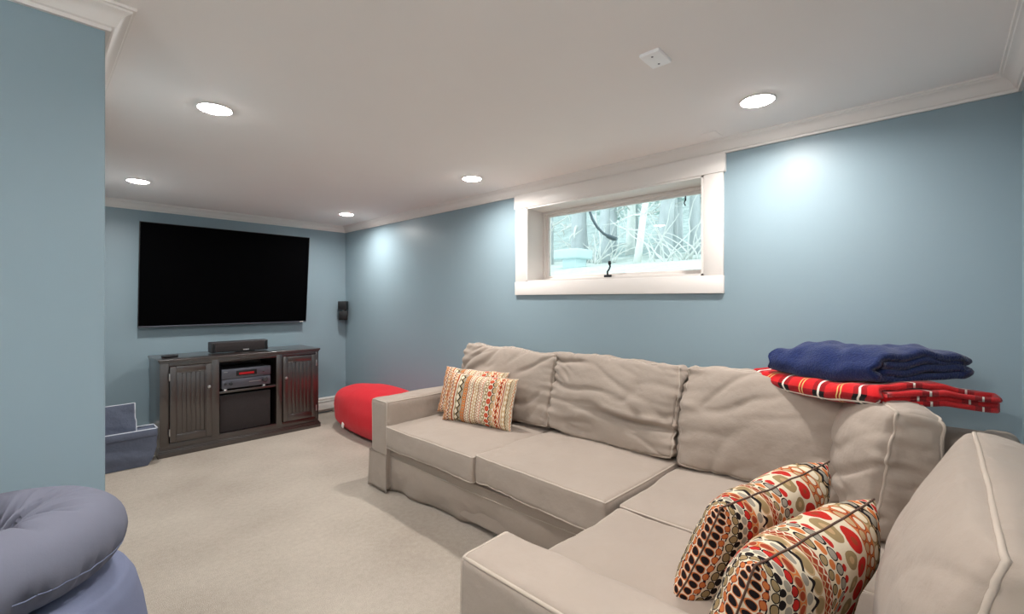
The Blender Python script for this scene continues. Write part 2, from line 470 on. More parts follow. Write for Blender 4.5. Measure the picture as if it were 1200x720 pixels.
# right wall with the window opening
WY0, WY1, WZ0, WZ1, WD = .96, 2.272, 1.431, 1.99, .20
mb = MB()
for b in ((YB - .1, WY0, 0, H), (WY1, YF + .1, 0, H), (WY0, WY1, 0, WZ0), (WY0, WY1, WZ1, H)):
    mb.add(rbox(XR, XR + .16, b[0], b[1], b[2], b[3], 0))
struct(link('wall_right', mb, M_WALL), 'long blue wall with the basement window above the sofa', 'wall')

# crown moulding, mitred: profile (offset from wall, z)
cp = [(0, CROWN), (.012, CROWN), (.014, CROWN + .010), (.020, CROWN + .013), (.026, CROWN + .022), (.032, CROWN + .036),
      (.043, CROWN + .048), (.055, CROWN + .053), (.058, CROWN + .058), (.064, CROWN + .060), (.066, H), (0, H)]
path = [(XW, LY, 1), (LX, LY, 1), (LX, YF, 1), (XR, YF, 1), (XR, YB, 1), (XW, YB, 1)]
def inner(i, o):
    """corner point i moved o into the room"""
    x, y, _ = path[i]
    return {0: (x, y - o), 1: (x + o, y - o), 2: (x + o, y - o), 3: (x - o, y - o), 4: (x - o, y + o), 5: (x, y + o)}[i]
names = ['on the left wall end', 'along the hidden side of the left wall', 'above the television wall', 'along the long window wall', 'above the near end of the sofa']
for i in range(5):
    vs_, fs = [], []
    n = len(cp)
    for e in (i, i + 1):
        for o_, z in cp:
            p = inner(e, o_); vs_.append((p[0], p[1], z))
    for k in range(n): fs.append((k, (k + 1) % n, n + (k + 1) % n, n + k))
    fs.append(tuple(range(n))); fs.append(tuple(reversed(range(n, 2 * n))))
    struct(link('trim_%d' % (i + 1), (vs_, fs), M_TRIM, sharp=25), 'white crown moulding ' + names[i], 'moulding')

# window
win = bpy.data.objects.new('window_1', None); COL.objects.link(win); win.location = (XR, 1.62, 1.7)
struct(win, 'wide low basement window with white casing above the sofa', 'window')
wb = win.location.copy()
xc = XR - .018
def wpart(name, vf, m, parent=win): return link(name, vf, m, parent, wb)
wpart('head_casing', rbox(xc - .006, XR + .001, .843, 2.392, WZ1, CROWN - .001, .003), M_TRIM)
wpart('sill_casing', rbox(xc - .003, XR + .001, .852, 2.387, 1.333, WZ0, .003), M_TRIM)
wpart('side_casing', rbox(xc, XR + .001, .855, WY0, WZ0, WZ1, .003), M_TRIM)
wpart('side_casing', rbox(xc, XR + .001, WY1, 2.384, WZ0, WZ1, .003), M_TRIM)
mb = MB()
mb.add(rbox(xc, XR + WD + .03, WY0, WY0 + .012, WZ0, WZ1, 0)); mb.add(rbox(xc, XR + WD + .03, WY1 - .012, WY1, WZ0, WZ1, 0))
mb.add(rbox(xc, XR + WD + .03, WY0, WY1, WZ0, WZ0 + .012, 0)); mb.add(rbox(xc, XR + WD + .03, WY0, WY1, WZ1 - .012, WZ1, 0))
wpart('reveal', mb, M_TRIM)
def frame4(x0, x1, y0, y1, z0, z1, w, r=.003, wb_=None):
    m = MB(); wb_ = wb_ or w
    m.add(rbox(x0, x1, y0, y0 + w, z0, z1, r)); m.add(rbox(x0, x1, y1 - w, y1, z0, z1, r))
    m.add(rbox(x0, x1, y0 + w, y1 - w, z0, z0 + wb_, r)); m.add(rbox(x0, x1, y0 + w, y1 - w, z1 - w, z1, r)); return m
xw = XR + .175
wpart('window_frame', frame4(xw - .01, xw + .05, WY0 + .012, WY1 - .012, WZ0 + .012, WZ1 - .012, .020), M_TRIM)
sash = wpart('sash', frame4(xw + .008, xw + .04, WY0 + .032, WY1 - .032, WZ0 + .028, WZ1 - .03, .022), M_TRIM)
wpart('pane', rbox(xw + .022, xw + .027, WY0 + .05, WY1 - .05, WZ0 + .045, WZ1 - .045, 0), M_GLASS, sash)
ck = wpart('crank', MB().add(rbox(xw - .03, xw - .012, 1.645, 1.70, 1.452, 1.470, .004)).add(
    tube([(xw - .026, 1.672, 1.47), (xw - .034, 1.668, 1.49), (xw - .036, 1.652, 1.508), (xw - .038, 1.645, 1.525), (xw - .046, 1.643, 1.545)], .0065)).add(
    rbox(xw - .055, xw - .038, 1.634, 1.652, 1.535, 1.562, .005)), M_DARK)
wpart('latch', MB().add(rbox(xw - .022, xw - .012, 1.128, 1.136, 1.90, 1.93, .003)).add(
    tube([(xw - .02, 1.132, 1.925), (xw - .03, 1.126, 1.91), (xw - .03, 1.135, 1.885), (xw - .028, 1.128, 1.868)], .0035)), M_DARK)

# ------------------------------------------------------------------ recessed lights
def downlight(x, y, label, first=[None]):
    if first[0] is None:
        t = thing('recessed_light', (x, y, H), label, 'ceiling light', 'recessed ceiling lights')
        z = 0
        link('trim_ring', tube([(.067 * math.cos(a * PI / 24), .067 * math.sin(a * PI / 24), -.002) for a in range(48)], .0045, closed=True, seg=8), M_TRIM, t)
        link('lens', lathe([(.0645, .0), (.0645, -.002), (.060, -.007), (.050, -.011), (.034, -.014), (.012, -.0155)], seg=40), M_LENS, t)
        l = bpy.data.lights.new('lamp', 'AREA'); l.shape = 'DISK'; l.size = .105; l.energy = LAMP_W; l.spread = LAMP_SPREAD; l.color = LAMP_COL
        lo = bpy.data.objects.new('lamp', l); COL.objects.link(lo); lo.parent = t; lo.location = (0, 0, -.018)
        first[0] = t; return t
    return copy_thing(first[0], (x, y, H), label)
downlight(.572, 2.37, 'round recessed light nearest the left wall end')
downlight(.54, 4.22, 'round recessed light above the television left end')
downlight(2.15, 2.415, 'round recessed light left of the window')
downlight(2.186, 4.345, 'small round recessed light near the far corner')
downlight(2.148, .574, 'round recessed light right of the window, near the folded blankets')
downlight(.572, .60, 'round recessed light overhead near the viewer, unseen and added')  # out of view; continues the light grid, added for more bounced light
downlight(-2.1, .6, 'added unseen recessed light over the left side of the room')  # unseen, put in to supply extra bounced light

t = thing('cover_plate', (1.517, .733, H), 'small white rectangular cover plate on the ceiling', 'cover plate')
link('plate', rbox(-.053, .053, -.036, .036, -.013, 0, .003), M_PLATE, t)
for dx, dy in ((-.03, -.002), (.03, .002)): link('screw', lathe([(.004, -.0128), (.004, -.0138), (.003, -.0143)], (dx, dy, 0), 10), M_GUN, t)
t = thing('access_panel', (2.44, .872, H), 'flush thin ceiling panel outline beside the crown moulding', 'ceiling panel')
link('panel', rbox(-.055, .055, -.04, .04, -.003, 0, .001), M_CEIL, t)

# ------------------------------------------------------------------ uplight added in the unseen left part to brighten the ceiling
fl = thing('added_uplight', (-1.35, .10, 0), 'tall added uplight, unseen in the left part of the room', 'lamp'); b0 = fl.location
link('base', lathe([(.13, 0), (.13, .015), (.03, .03), (.014, .045)], b0, 28), M_DARK, fl, b0)
link('pole', tube([(b0.x, b0.y, .04), (b0.x, b0.y, 1.66)], .011, seg=12), M_DARK, fl, b0)
link('shade', lathe([(.02, 1.64), (.09, 1.67), (.15, 1.73), (.155, 1.735), (.148, 1.735), (.085, 1.678), (.02, 1.655)], b0, 32), M_DARK, fl, b0)
link('bulb', lathe([(.012, 1.655), (.03, 1.672), (.032, 1.69), (.02, 1.712), (.004, 1.716)], b0, 16), M_LENS, fl, b0)
l_ = bpy.data.lights.new('added_fill', 'AREA'); l_.shape = 'DISK'; l_.size = .26; l_.energy = ADDED_UPLIGHT_W; l_.color = LAMP_COL
lo_ = bpy.data.objects.new('added_fill', l_); COL.objects.link(lo_); lo_.parent = fl; lo_.location = (0, 0, 1.737); lo_.rotation_euler = (PI, 0, 0)

# ------------------------------------------------------------------ baseboard heater
hx1 = 2.42
ht = thing('baseboard_heater', (1.3, YF, 0), 'white baseboard heater low behind the dark cabinet', 'heater')
hb = ht.location.copy()
link('cover', MB().add(rbox(LX + .02, hx1, YF - .058, YF - .05, .045, .135, .003)).add(rbox(LX + .02, hx1, YF - .066, YF - .002, .158, .176, .004)).add(
    rbox(LX + .02, hx1, YF - .008, YF - .001, .012, .17, 0)), M_HEAT, ht, hb)
link('damper', xf(rbox(LX + .02, hx1, -.004, .004, -.014, .014, .002), Matrix.Translation((0, YF - .056, .150)) @ Matrix.Rotation(R(-25), 4, 'X')), M_HEAT, ht, hb)
link('fins', rbox(LX + .03, hx1 - .01, YF - .045, YF - .012, .05, .12, 0), M_DGREY, ht, hb)
link('end_cap', rbox(hx1 - .004, hx1 + .05, YF - .066, YF - .001, .0, .178, .01, 3), M_HEAT, ht, hb)

# ------------------------------------------------------------------ television
tv = thing('television', (1.37, YF, 1.05), 'large flat black television mounted on the blue wall', 'television')
tvw, tvh = 1.443, .925
Mt = Matrix.Translation((1.37, YF - .06, 1.052)) @ Matrix.Rotation(R(6.0), 4, 'X')
tb = tv.location
link('back_shell', xf(rbox(-tvw / 2 + .01, tvw / 2 - .01, -.0, .028, .02, tvh - .01, .008), Mt), M_BLACK, tv, tb)
link('bezel', xf(MB().add(rbox(-tvw / 2, -tvw / 2 + .006, -.016, .006, .0, tvh, .002)).add(rbox(tvw / 2 - .006, tvw / 2, -.016, .006, 0, tvh, .002)).add(
    rbox(-tvw / 2, tvw / 2, -.016, .006, tvh - .006, tvh, .002)).__dict__ and (lambda m: (m.v, m.f))(MB().add(rbox(-tvw / 2, -tvw / 2 + .006, -.016, .006, .0, tvh, .002)).add(
    rbox(tvw / 2 - .006, tvw / 2, -.016, .006, 0, tvh, .002)).add(rbox(-tvw / 2, tvw / 2, -.016, .006, tvh - .006, tvh, .002))), Mt), M_BLACK, tv, tb)
link('screen', xf(rbox(-tvw / 2 + .006, tvw / 2 - .006, -.013, .0, .014, tvh - .006, 0), Mt), M_SCREEN, tv, tb)
strip_ = link('bottom_strip', xf(rbox(-tvw / 2, tvw / 2, -.018, .010, .0, .013, .003), Mt), M_GUN, tv, tb)
link('badge', xf(rbox(tvw / 2 - .07, tvw / 2 - .035, -.0195, -.017, .004, .011, 0), Mt), M_TRIM, strip_, tb)
link('wall_mount', rbox(1.15, 1.6, YF - .075, YF - .001, 1.35, 1.72, .004), M_BLACK, tv, tb)

# ------------------------------------------------------------------ media cabinet
CX0, CX1, CY0, CY1, CT = .729, 2.03, 4.632, 5.09, .804
cab = thing('media_cabinet', ((CX0 + CX1) / 2, (CY0 + CY1) / 2, 0), 'dark espresso wooden media cabinet with two beadboard doors', 'cabinet')
cb = cab.location.copy()
def cpart(name, vf, m=M_ESP, parent=cab, **k): return link(name, vf, m, parent, cb, **k)
cpart('top_panel', MB().add(rbox(CX0 - .012, CX1 + .014, CY0 - .016, CY1, CT - .020, CT, .006, 3)).add(rbox(CX0 - .004, CX1 + .004, CY0 - .008, CY1, CT - .034, CT - .020, .003)))
cpart('side_panel', rbox(CX0, CX0 + .02, CY0 + .02, CY1, .05, CT - .034, .002))
cpart('side_panel', rbox(CX1 - .02, CX1, CY0 + .02, CY1, .05, CT - .034, .002))
ff = MB()
for x0, x1 in ((CX0, .791), (1.093, 1.151), (1.625, 1.678), (2.002, CX1)): ff.add(rbox(x0, x1, CY0, CY0 + .022, .085, CT - .034, .002))
for z0, z1 in ((.745, CT - .034), (.05, .108)): ff.add(rbox(CX0 + .002, CX1 - .002, CY0 + .001, CY0 + .021, z0, z1, .002))
cpart('face_frame', ff)
cpart('bottom_panel', rbox(CX0 + .02, CX1 - .02, CY0 + .02, CY1, .088, .104, 0))
cpart('back_panel', rbox(CX0 + .02, CX1 - .02, CY1 - .012, CY1 - .002, .06, CT - .034, 0))
cpart('divider', rbox(1.130, 1.149, CY0 + .022, CY1 - .012, .104, CT - .034, 0))
cpart('divider', rbox(1.627, 1.646, CY0 + .022, CY1 - .012, .104, CT - .034, 0))
cpart('shelf', rbox(1.149, 1.627, CY0 + .012, CY1 - .014, .462, .482, .002))
cpart('base_moulding', MB().add(rbox(CX0 - .014, CX1 + .016, CY0 - .016, CY1, 0, .042, .003)).add(rbox(CX0 - .010, CX1 + .010, CY0 - .012, CY1, .042, .054, .004)).add(rbox(CX0 - .005, CX1 + .005, CY0 - .006, CY1, .054, .062, .002)))
def door(x0, x1, z0, z1, knob_x, knob_z, hinge_x, m):
    y = CY0 - .016; s = .043
    d = cpart('door', MB().add(rbox(x0, x0 + s, y, CY0 - .001, z0, z1, .003)).add(rbox(x1 - s, x1, y, CY0 - .001, z0, z1, .003)).add(
        rbox(x0 + s, x1 - s, y, CY0 - .001, z1 - .05, z1, .003)).add(rbox(x0 + s, x1 - s, y, CY0 - .001, z0, z0 + .055, .003)), m)
    px0, px1, pz0, pz1 = x0 + s, x1 - s, z0 + .055, z1 - .05
    cpart('panel_bead', frame4(y + .001, y + .011, px0, px1, pz0, pz1, .008, .003).__class__() .add(rbox(px0, px0 + .008, y + .001, y + .012, pz0, pz1, .003)).add(
        rbox(px1 - .008, px1, y + .001, y + .012, pz0, pz1, .003)).add(rbox(px0, px1, y + .001, y + .012, pz0, pz0 + .008, .003)).add(rbox(px0, px1, y + .001, y + .012, pz1 - .008, pz1, .003)), m, d)
    n = 6; w = (px1 - px0 - .016) / n
    for k in range(n):
        cpart('plank', rbox(px0 + .008 + k * w + .0007, px0 + .008 + (k + 1) * w - .0007, y + .008, CY0 - .002, pz0 + .006, pz1 - .006, .0012), m, d)
    cpart('knob', xf(lathe([(.004, 0), (.004, .010), (.011, .013), (.013, .019), (.010, .025), (.003, .027)], seg=16), Matrix.Translation((knob_x, y, knob_z)) @ Matrix.Rotation(R(90), 4, 'X')), M_SILVER, d)
    for hz in (z0 + .085, z1 - .085):
        cpart('hinge', rbox(hinge_x - .004, hinge_x + .004, y - .003, y + .004, hz - .03, hz + .03, .002), M_SILVER, d)
door(.795, 1.090, .114, .741, 1.067, .545, .792, M_ESP)
door(1.682, 1.999, .114, .741, 1.703, .540, 2.002, M_ESP)

# things on and in the cabinet
sb = thing('center_speaker', (1.365, 4.84, CT), 'slim dark grey speaker bar standing on the media cabinet', 'speaker'); b0 = sb.location
link('housing', rbox(1.125, 1.605, 4.795, 4.90, CT + .008, CT + .104, .008, 3), M_DGREY, sb, b0)
link('grille', rbox(1.158, 1.572, 4.788, 4.80, CT + .014, CT + .098, .004), M_GRILLE, sb, b0)
for x in (1.134, 1.580): link('end_panel', rbox(x, x + .018, 4.790, 4.80, CT + .014, CT + .098, .002), M_BLACK, sb, b0)
link('badge', rbox(1.385, 1.435, 4.786, 4.79, CT + .018, CT + .028, .002), M_SILVER, sb, b0)
link('stand', rbox(1.33, 1.49, 4.80, 4.88, CT, CT + .010, .002), M_BLACK, sb, b0)
rm = thing('remote_puck', (.822, 4.78, CT), 'small black remote lying on the left end of the cabinet', 'remote'); b0 = rm.location
link('body', xf(rbox(-.055, .055, -.03, .03, 0, .022, .011, 4), Matrix.Translation(b0) @ Matrix.Rotation(R(20), 4, 'Z')), M_BLACK, rm, b0)
link('button_pad', xf(rbox(-.03, .03, -.012, .012, .0205, .0235, .001), Matrix.Translation(b0) @ Matrix.Rotation(R(20), 4, 'Z')), M_DGREY, rm, b0)

rc = thing('stereo_receiver', (1.375, 4.8, .482), 'grey stereo receiver with red display on the cabinet shelf', 'receiver'); b0 = rc.location
rx0, rx1, ry, rz0, rz1 = 1.172, 1.578, CY0 + .012, .497, .672
def rpart(name, vf, m, parent=rc): return link(name, vf, m, parent, b0)
rpart('case', rbox(rx0 + .004, rx1 - .004, ry + .014, ry + .33, rz0 + .002, rz1 - .002, .004), M_DGREY)
fp = rpart('front_panel', MB().add(rbox(rx0, rx1, ry, ry + .016, rz0 + .088, rz1, .004)).add(rbox(rx0, rx1, ry + .002, ry + .016, rz0, rz0 + .084, .006, 3)), M_GUN)
rpart('display', rbox(rx0 + .115, rx0 + .285, ry - .002, ry + .002, rz0 + .108, rz0 + .155, .001), M_BLACK, fp)
rpart('display_digits', MB().add(rbox(rx0 + .138, rx0 + .262, ry - .003, ry - .002, rz0 + .118, rz0 + .137, 0)), M_REDLED, fp)
rpart('logo_strip', rbox(rx0 + .018, rx0 + .045, ry - .001, ry + .001, rz0 + .148, rz0 + .153, 0), M_SILVER, fp)
rpart('logo_strip', rbox(rx0 + .22, rx0 + .32, ry + .0005, ry + .003, rz0 + .042, rz0 + .047, 0), M_SILVER, fp)
for kx, kz, kr in ((rx0 + .355, rz0 + .048, .024), (rx0 + .072, rz0 + .045, .014), (rx0 + .03, rz0 + .045, .009), (rx0 + .345, rz0 + .128, .008)):
    rpart('knob', xf(lathe([(kr, 0), (kr, .014), (kr * .85, .018), (kr * .3, .019)], seg=20), Matrix.Translation((kx, ry + .003, kz)) @ Matrix.Rotation(R(90), 4, 'X')), M_DGREY, fp)
for fx in (rx0 + .03, rx1 - .055):
    for fy in (ry + .02, ry + .28): rpart('foot', lathe([(.018, 0), (.018, .010), (.015, .015)], (fx, fy, .482), 14), M_SILVER)

sw = thing('subwoofer', (1.37, 4.8, .104), 'dark cloth fronted speaker box filling the lower cabinet opening', 'speaker'); b0 = sw.location
link('box', rbox(1.157, 1.585, CY0 + .045, CY0 + .36, .104, .440, .005), M_BLACK, sw, b0)
link('grille', rbox(1.160, 1.582, CY0 + .030, CY0 + .047, .108, .437, .006, 3), M_GRILLE, sw, b0)

# corner speaker
sp = thing('wall_speaker', (2.535, 5.12, 1.17), 'small black double cube speaker in the far wall corner', 'speaker'); b0 = sp.location
Ms = Matrix.Translation((2.515, 5.075, 1.17)) @ Matrix.Rotation(R(-42), 4, 'Z')
Ms2 = Matrix.Translation((2.515, 5.075, 1.17)) @ Matrix.Rotation(R(-30), 4, 'Z')
for M_, z0, z1 in ((Ms, .005, .108), (Ms2, -.11, -.005)):
    c_ = link('cube', xf(rbox(-.047, .047, -.05, .045, z0, z1, .004), M_), M_BLACK, sp, b0)
    link('grille', xf(rbox(-.042, .042, -.054, -.049, z0 + .006, z1 - .006, .002), M_), M_BLACK, c_, b0)
link('pivot', xf(lathe([(.012, -.006), (.012, .006)], seg=14), Ms), M_SILVER, sp, b0)
link('bracket', xf(MB().add(rbox(-.012, .012, .04, .075, -.02, .02, .002)).add(tube([(-.0, .05, .0), (-.055, .05, .03), (-.062, .04, .07)], .004)).__dict__ and (lambda m: (m.v, m.f))(
    MB().add(rbox(-.012, .012, .04, .062, -.02, .02, .002)).add(tube([(-.0, .05, .0), (-.055, .03, .03), (-.062, .02, .07)], .004))), Ms), M_BLACK, sp, b0)

# ------------------------------------------------------------------ sectional sofa
SX, ARMY0, ARMY1, SEAT = 1.635, 2.695, 2.895, .468
sofa = thing('sectional_sofa', (2.0, 1.3, 0), 'large taupe slipcovered corner sofa along the blue wall', 'sofa'); sf = sofa.location.copy()
def spart(name, vf, m=M_SOFA, parent=sofa, sharp=180): return link(name, vf, m, parent, sf, sharp=sharp)
spart('base', rbox(SX + .075, XR - .03, YB + .03, ARMY1 - .02, .04, .30, .015), sharp=40)
spart('base', rbox(.80, SX + .08, YB + .03, .93, .04, .30, .015), sharp=40)
spart('back_rest', rbox(2.43, XR - .015, YB + .015, ARMY1 - .01, .03, .79, .04, 4), sharp=60)
spart('back_rest', rbox(.79, XR - .02, YB + .012, -.11, .03, .80, .035, 4), sharp=60)

def arm(M, hw, hl, hh, seed, pipe_c):
    """slipcovered arm: hw half thickness, hl half length, hh half height; local +y is the front"""
    f0 = cushion_fn(hw, hl, hh, r=.030, bulge=.012, seed=seed, lump=.007, crease=.008, freq=7, ang=1.1)
    f = lambda a, b, c: M @ f0(a, b, c)
    o = spart('arm', gridbox(16, 40, 26, f))
    K = 30; pts = [f(-1, 1, -1 + 2 * i / K) for i in range(K)] + [f(-1 + 2 * i / K, 1, 1) for i in range(K)] + [f(1, 1, 1 - 2 * i / K) for i in range(K + 1)]
    mbp = MB().add(tube(pts, .0055, seg=6))
    mbp.add(tube([f(pipe_c, 1 - 2 * i / K, 1) for i in range(K + 1)], .0055, seg=6))
    spart('piping', mbp, M_PIPE, o)
    return o
# far arm: front faces -x
Mfa = Matrix(((0, -1, 0, (SX + 2.5) / 2), (1, 0, 0, (ARMY0 + ARMY1) / 2), (0, 0, 1, .315), (0, 0, 0, 1)))
arm(Mfa, .1, (2.5 - SX) / 2, .300, 3, -1)
# near arm: front faces +y
Mna = Matrix.Translation((.887, .37, .315)) 
arm(Mna, .100, .575, .305, 11, -1)

# skirts: hanging cloth panels
def skirt(P0, P1, out, z1, tuck, seed, flare=0.0, n=(60, 14), amp=.012):
    P0, P1, out = Vector(P0), Vector(P1), Vector(out); L = (P1 - P0).length
    vs_, fs = [], []
    for side in (0, 1):
        for i in range(n[0] + 1):
            for j in range(n[1] + 1):
                s, t_ = i / n[0], j / n[1]
                p = P0.lerp(P1, s); d = tuck * t_ * t_ * (math.sin(PI * min(1, s * 1.0)) ** .6)
                d += amp * t_ * nz(s * L * 5 + seed + t_ * 1.2, t_ * .8, seed) + .6 * amp * t_ * nz(s * L * 11 + seed - t_ * 2, 3.3, seed)
                d += flare * t_ * (1 - smooth(0, .15, s))
                q = p + out * (d - side * .006); vs_.append((q.x, q.y, z1 * (1 - t_) + .012 * t_))
    m = (n[0] + 1) * (n[1] + 1)
    for side in (0, 1):
        for i in range(n[0]):
            for j in range(n[1]):
                a = side * m + i * (n[1] + 1) + j; q = (a, a + 1, a + n[1] + 2, a + n[1] + 1)
                fs.append(q if side else tuple(reversed(q)))
    for i in range(n[0]):
        for j in (0, n[1]):
            a = i * (n[1] + 1) + j; b_ = a + n[1] + 1; fs.append((a, b_, b_ + m, a + m))
    for j in range(n[1]):
        for i in (0, n[0]):
            a = i * (n[1] + 1) + j; fs.append((a, a + 1, a + 1 + m, a + m))
    return vs_, fs
sk = spart('skirt', skirt((SX + .030, 2.70, 0), (SX + .055, .98, 0), (-1, 0, 0), .285, -.065, 2, amp=.022))
spart('skirt', skirt((SX - .006, 2.905, 0), (SX - .006, 2.685, 0), (-1, 0, 0), .262, 0.0, 5, flare=.012, n=(20, 12), amp=.014))
spart('skirt', skirt((2.5, 2.903, 0), (SX - .006, 2.903, 0), (0, 1, 0), .262, 0.0, 8, n=(30, 10)))
spart('skirt', skirt((.98, .952, 0), (SX + .06, .952, 0), (0, 1, 0), .305, -.03, 9, n=(40, 12)))
spart('skirt', skirt((.778, .955, 0), (.985, .955, 0), (0, 1, 0), .262, 0.0, 12, flare=.01, n=(20, 12), amp=.012))
spart('skirt', skirt((.778, -.2, 0), (.778, .955, 0), (-1, 0, 0), .262, 0.0, 15, n=(40, 12), amp=.012))
# band seams on the base front
spart('seam', tube([(SX + .029 + .0007 * i, 2.69 - i * .0427, .245 - .012 * math.sin(PI * i / 40)) for i in range(41)], .003, seg=5), M_PIPE, sk)

# seat cushions: local x width, y depth, z up
def seat(x0, x1, y0, y1, z0, z1, seed, rot=0.0, bulge=.026, crease=.008, dz=None):
    M = Matrix.Translation(((x0 + x1) / 2, (y0 + y1) / 2, (z0 + z1) / 2)) @ Matrix.Rotation(rot, 4, 'Z')
    return cushion('seat_cushion', sofa, sf, M, (x1 - x0) / 2, (y1 - y0) / 2, (z1 - z0) / 2, M_SOFA, M_PIPE, n=(44, 44, 8), pipe_r=.0048,
                   r=.018, bulge=bulge, back=.2, seed=seed, lump=.010, crease=crease, freq=7, ang=.5, bow=.006, pucker=.003)
seat(SX - .012, 2.36, 1.822, 2.688, .312, .455, 1)
seat(SX - .012, 2.36,   .985, 1.808, .318, .468, 2, rot=R(-1.6))
seat(SX + .03, 2.40, -.10, .970, .305, .452, 4)
seat(.99, SX + .022, -.10, .962, .305, .452, 6)

# back cushions
def back_c(loc, W, U, hw, hd, hh, seed, **kw):
    a = dict(r=.026, bulge=.055, seed=seed, lump=.014, crease=.022, pucker=.024, ang=.35, freq=9, bow=.012, back=.5)
    a.update(kw)
    return cushion('back_cushion', sofa, sf, frame_matrix(loc, W, U), hw, hd, hh, M_SOFA, M_PIPE, n=(84, 60, 10), pipe_r=.0055, **a)
Lm = R(13)
Um = (math.sin(Lm), 0, math.cos(Lm))
def saggy(amount):
    def w(P, a, b, c):
        P.y -= amount * (1 - a * a) * (b + 1) * .5
        return P
    return w
def tilt_down(P, a, b, c):
    P.y -= .055 * smooth(-.2, 1.0, a) * (b + 1) * .5
    return P
def dip_mid(P, a, b, c):
    P.y += (.012 * nz(a * 2.2 + 4, 1.7) + .018 * smooth(.1, -.9, a) - .012) * (b + 1) * .5
    return P
back_c((2.335, 2.235, .712), (0, -1, 0), Um, .445, .245, .072, 21, warp=dip_mid, ang=.5)
def groove(P, a, b, c):
    if c > -.5:
        k = (b + .30 + .10 * a + .05 * nz(a * 3, 2.2)) / .07
        P.z -= .034 * math.exp(-k * k) * smooth(-.75, .1, a) * (1 if k < 0 else 1)
        P.z += .016 * math.exp(-(k - 1.6) ** 2) * smooth(-.6, .3, a)
    P.y += .010 * nz(a * 2.4, 8.1) * (b + 1) * .5
    return P
back_c((2.335, 1.385, .705), (0, -1, 0), Um, .405, .245, .075, 34, crease=.030, ang=-.3, warp=groove)
back_c((2.335, .600, .708), (0, -1, 0), Um, .360, .250, .070, 47, warp=tilt_down, ang=.55, crease=.012)
# near cushions, facing the television
back_c((1.325, -.055, .693), (-1, 0, 0), (0, -math.sin(R(15)), math.cos(R(15))), .42, .255, .066, 58, bulge=.085, back=.15, pucker=.006, crease=.006, lump=.01)
back_c((2.225, .165, .690), (-math.cos(R(20)), -math.sin(R(20)), 0), (0, -math.sin(R(9)), math.cos(R(9))), .245, .235, .07, 63, bulge=.08, back=.3, pucker=.016, crease=.022)

# ------------------------------------------------------------------ throw pillows
def pillow(name, label, M, hw, hh, T, m, seed, group='striped throw pillows'):
    base = (M @ Vector((0, -hh, 0)))
    o = thing(name, base, label, 'pillow', group)
    nx, ny = 44, 32; vs_, fs, uv = [], [], []
    def pt(a, b, s):
        px = a * hw * (1 - .05 * (1 - b * b)) ; py = b * hh * (1 - .06 * (1 - a * a))
        e = max(0, (1 - a ** 4) * (1 - b ** 4)); z = s * T * e ** .55
        z += s * .012 * nz(a * 2 + seed, b * 2, seed) * e ** .5
        px += .006 * nz(b * 3 + seed, a, 2); py += .008 * nz(a * 3, seed, b)
        if s > 0 or s < 0: z += s * .006 * (1 - e) * nz(a * 9 + seed, b * 9) 
        return M @ Vector((px, py, z))
    def g(i, n): q = 2 * i / n - 1; return q * (1.3 - .3 * q * q)
    idx = {}
    for s in (1, -1):
        for i in range(nx + 1):
            for j in range(ny + 1):
                edge = i in (0, nx) or j in (0, ny)
                if s == -1 and edge: idx[(i, j, s)] = idx[(i, j, 1)]; continue
                idx[(i, j, s)] = len(vs_); vs_.append(pt(g(i, nx), g(j, ny), s if not edge else 0)); uv.append((1.5 * i / nx, j / ny))
        for i in range(nx):
            for j in range(ny):
                q = (idx[(i, j, s)], idx[(i + 1, j, s)], idx[(i + 1, j + 1, s)], idx[(i, j + 1, s)])
                fs.append(q if s > 0 else tuple(reversed(q)))
    link('cover', (vs_, fs), m, o, base, sharp=180, uvs=uv)
    K = 30
    loop = [(-1 + 2 * i / K, -1) for i in range(K)] + [(1, -1 + 2 * i / K) for i in range(K)] + [(1 - 2 * i / K, 1) for i in range(K)] + [(-1, 1 - 2 * i / K) for i in range(K)]
    link('edge_seam', tube([pt(a, b, 0) for a, b in loop], .0025, closed=True, seg=5), MATS['taupe_piping'] if m is M_PIL else M_TWCORD, o, base, sharp=180)
    return o
M_TWCORD = mat('dark_pillow_cord', lin(92, 66, 54), rough=0.95)
Wf = (.205, -.979, 0)
pillow('throw_pillow', 'striped woven pillow in front on the far sofa seat, row of red dots', frame_matrix((2.045, 2.225, .632), Wf, (.31, 0, .95)), .275, .165, .062, M_PIL, 1)
pillow('throw_pillow', 'striped woven pillow mostly hidden behind another by the far sofa arm', frame_matrix((2.115, 2.375, .650), (.19, -.98, 0), (.33, 0, .95)), .275, .165, .06, M_PIL, 5)
pillow('throw_pillow', 'bold red and orange patterned pillow, farther of the two on the near seat', frame_matrix((1.51, .405, .610), (-.972, .235, 0), (.04, -.42, .90)), .30, .178, .085, M_PILB, 9)
pillow('throw_pillow', 'bold patterned pillow with red circles against the nearest sofa back cushion', frame_matrix((1.255, .255, .612), (-.968, .25, 0), (.03, -.36, .93)), .275, .18, .09, M_PILB, 14)

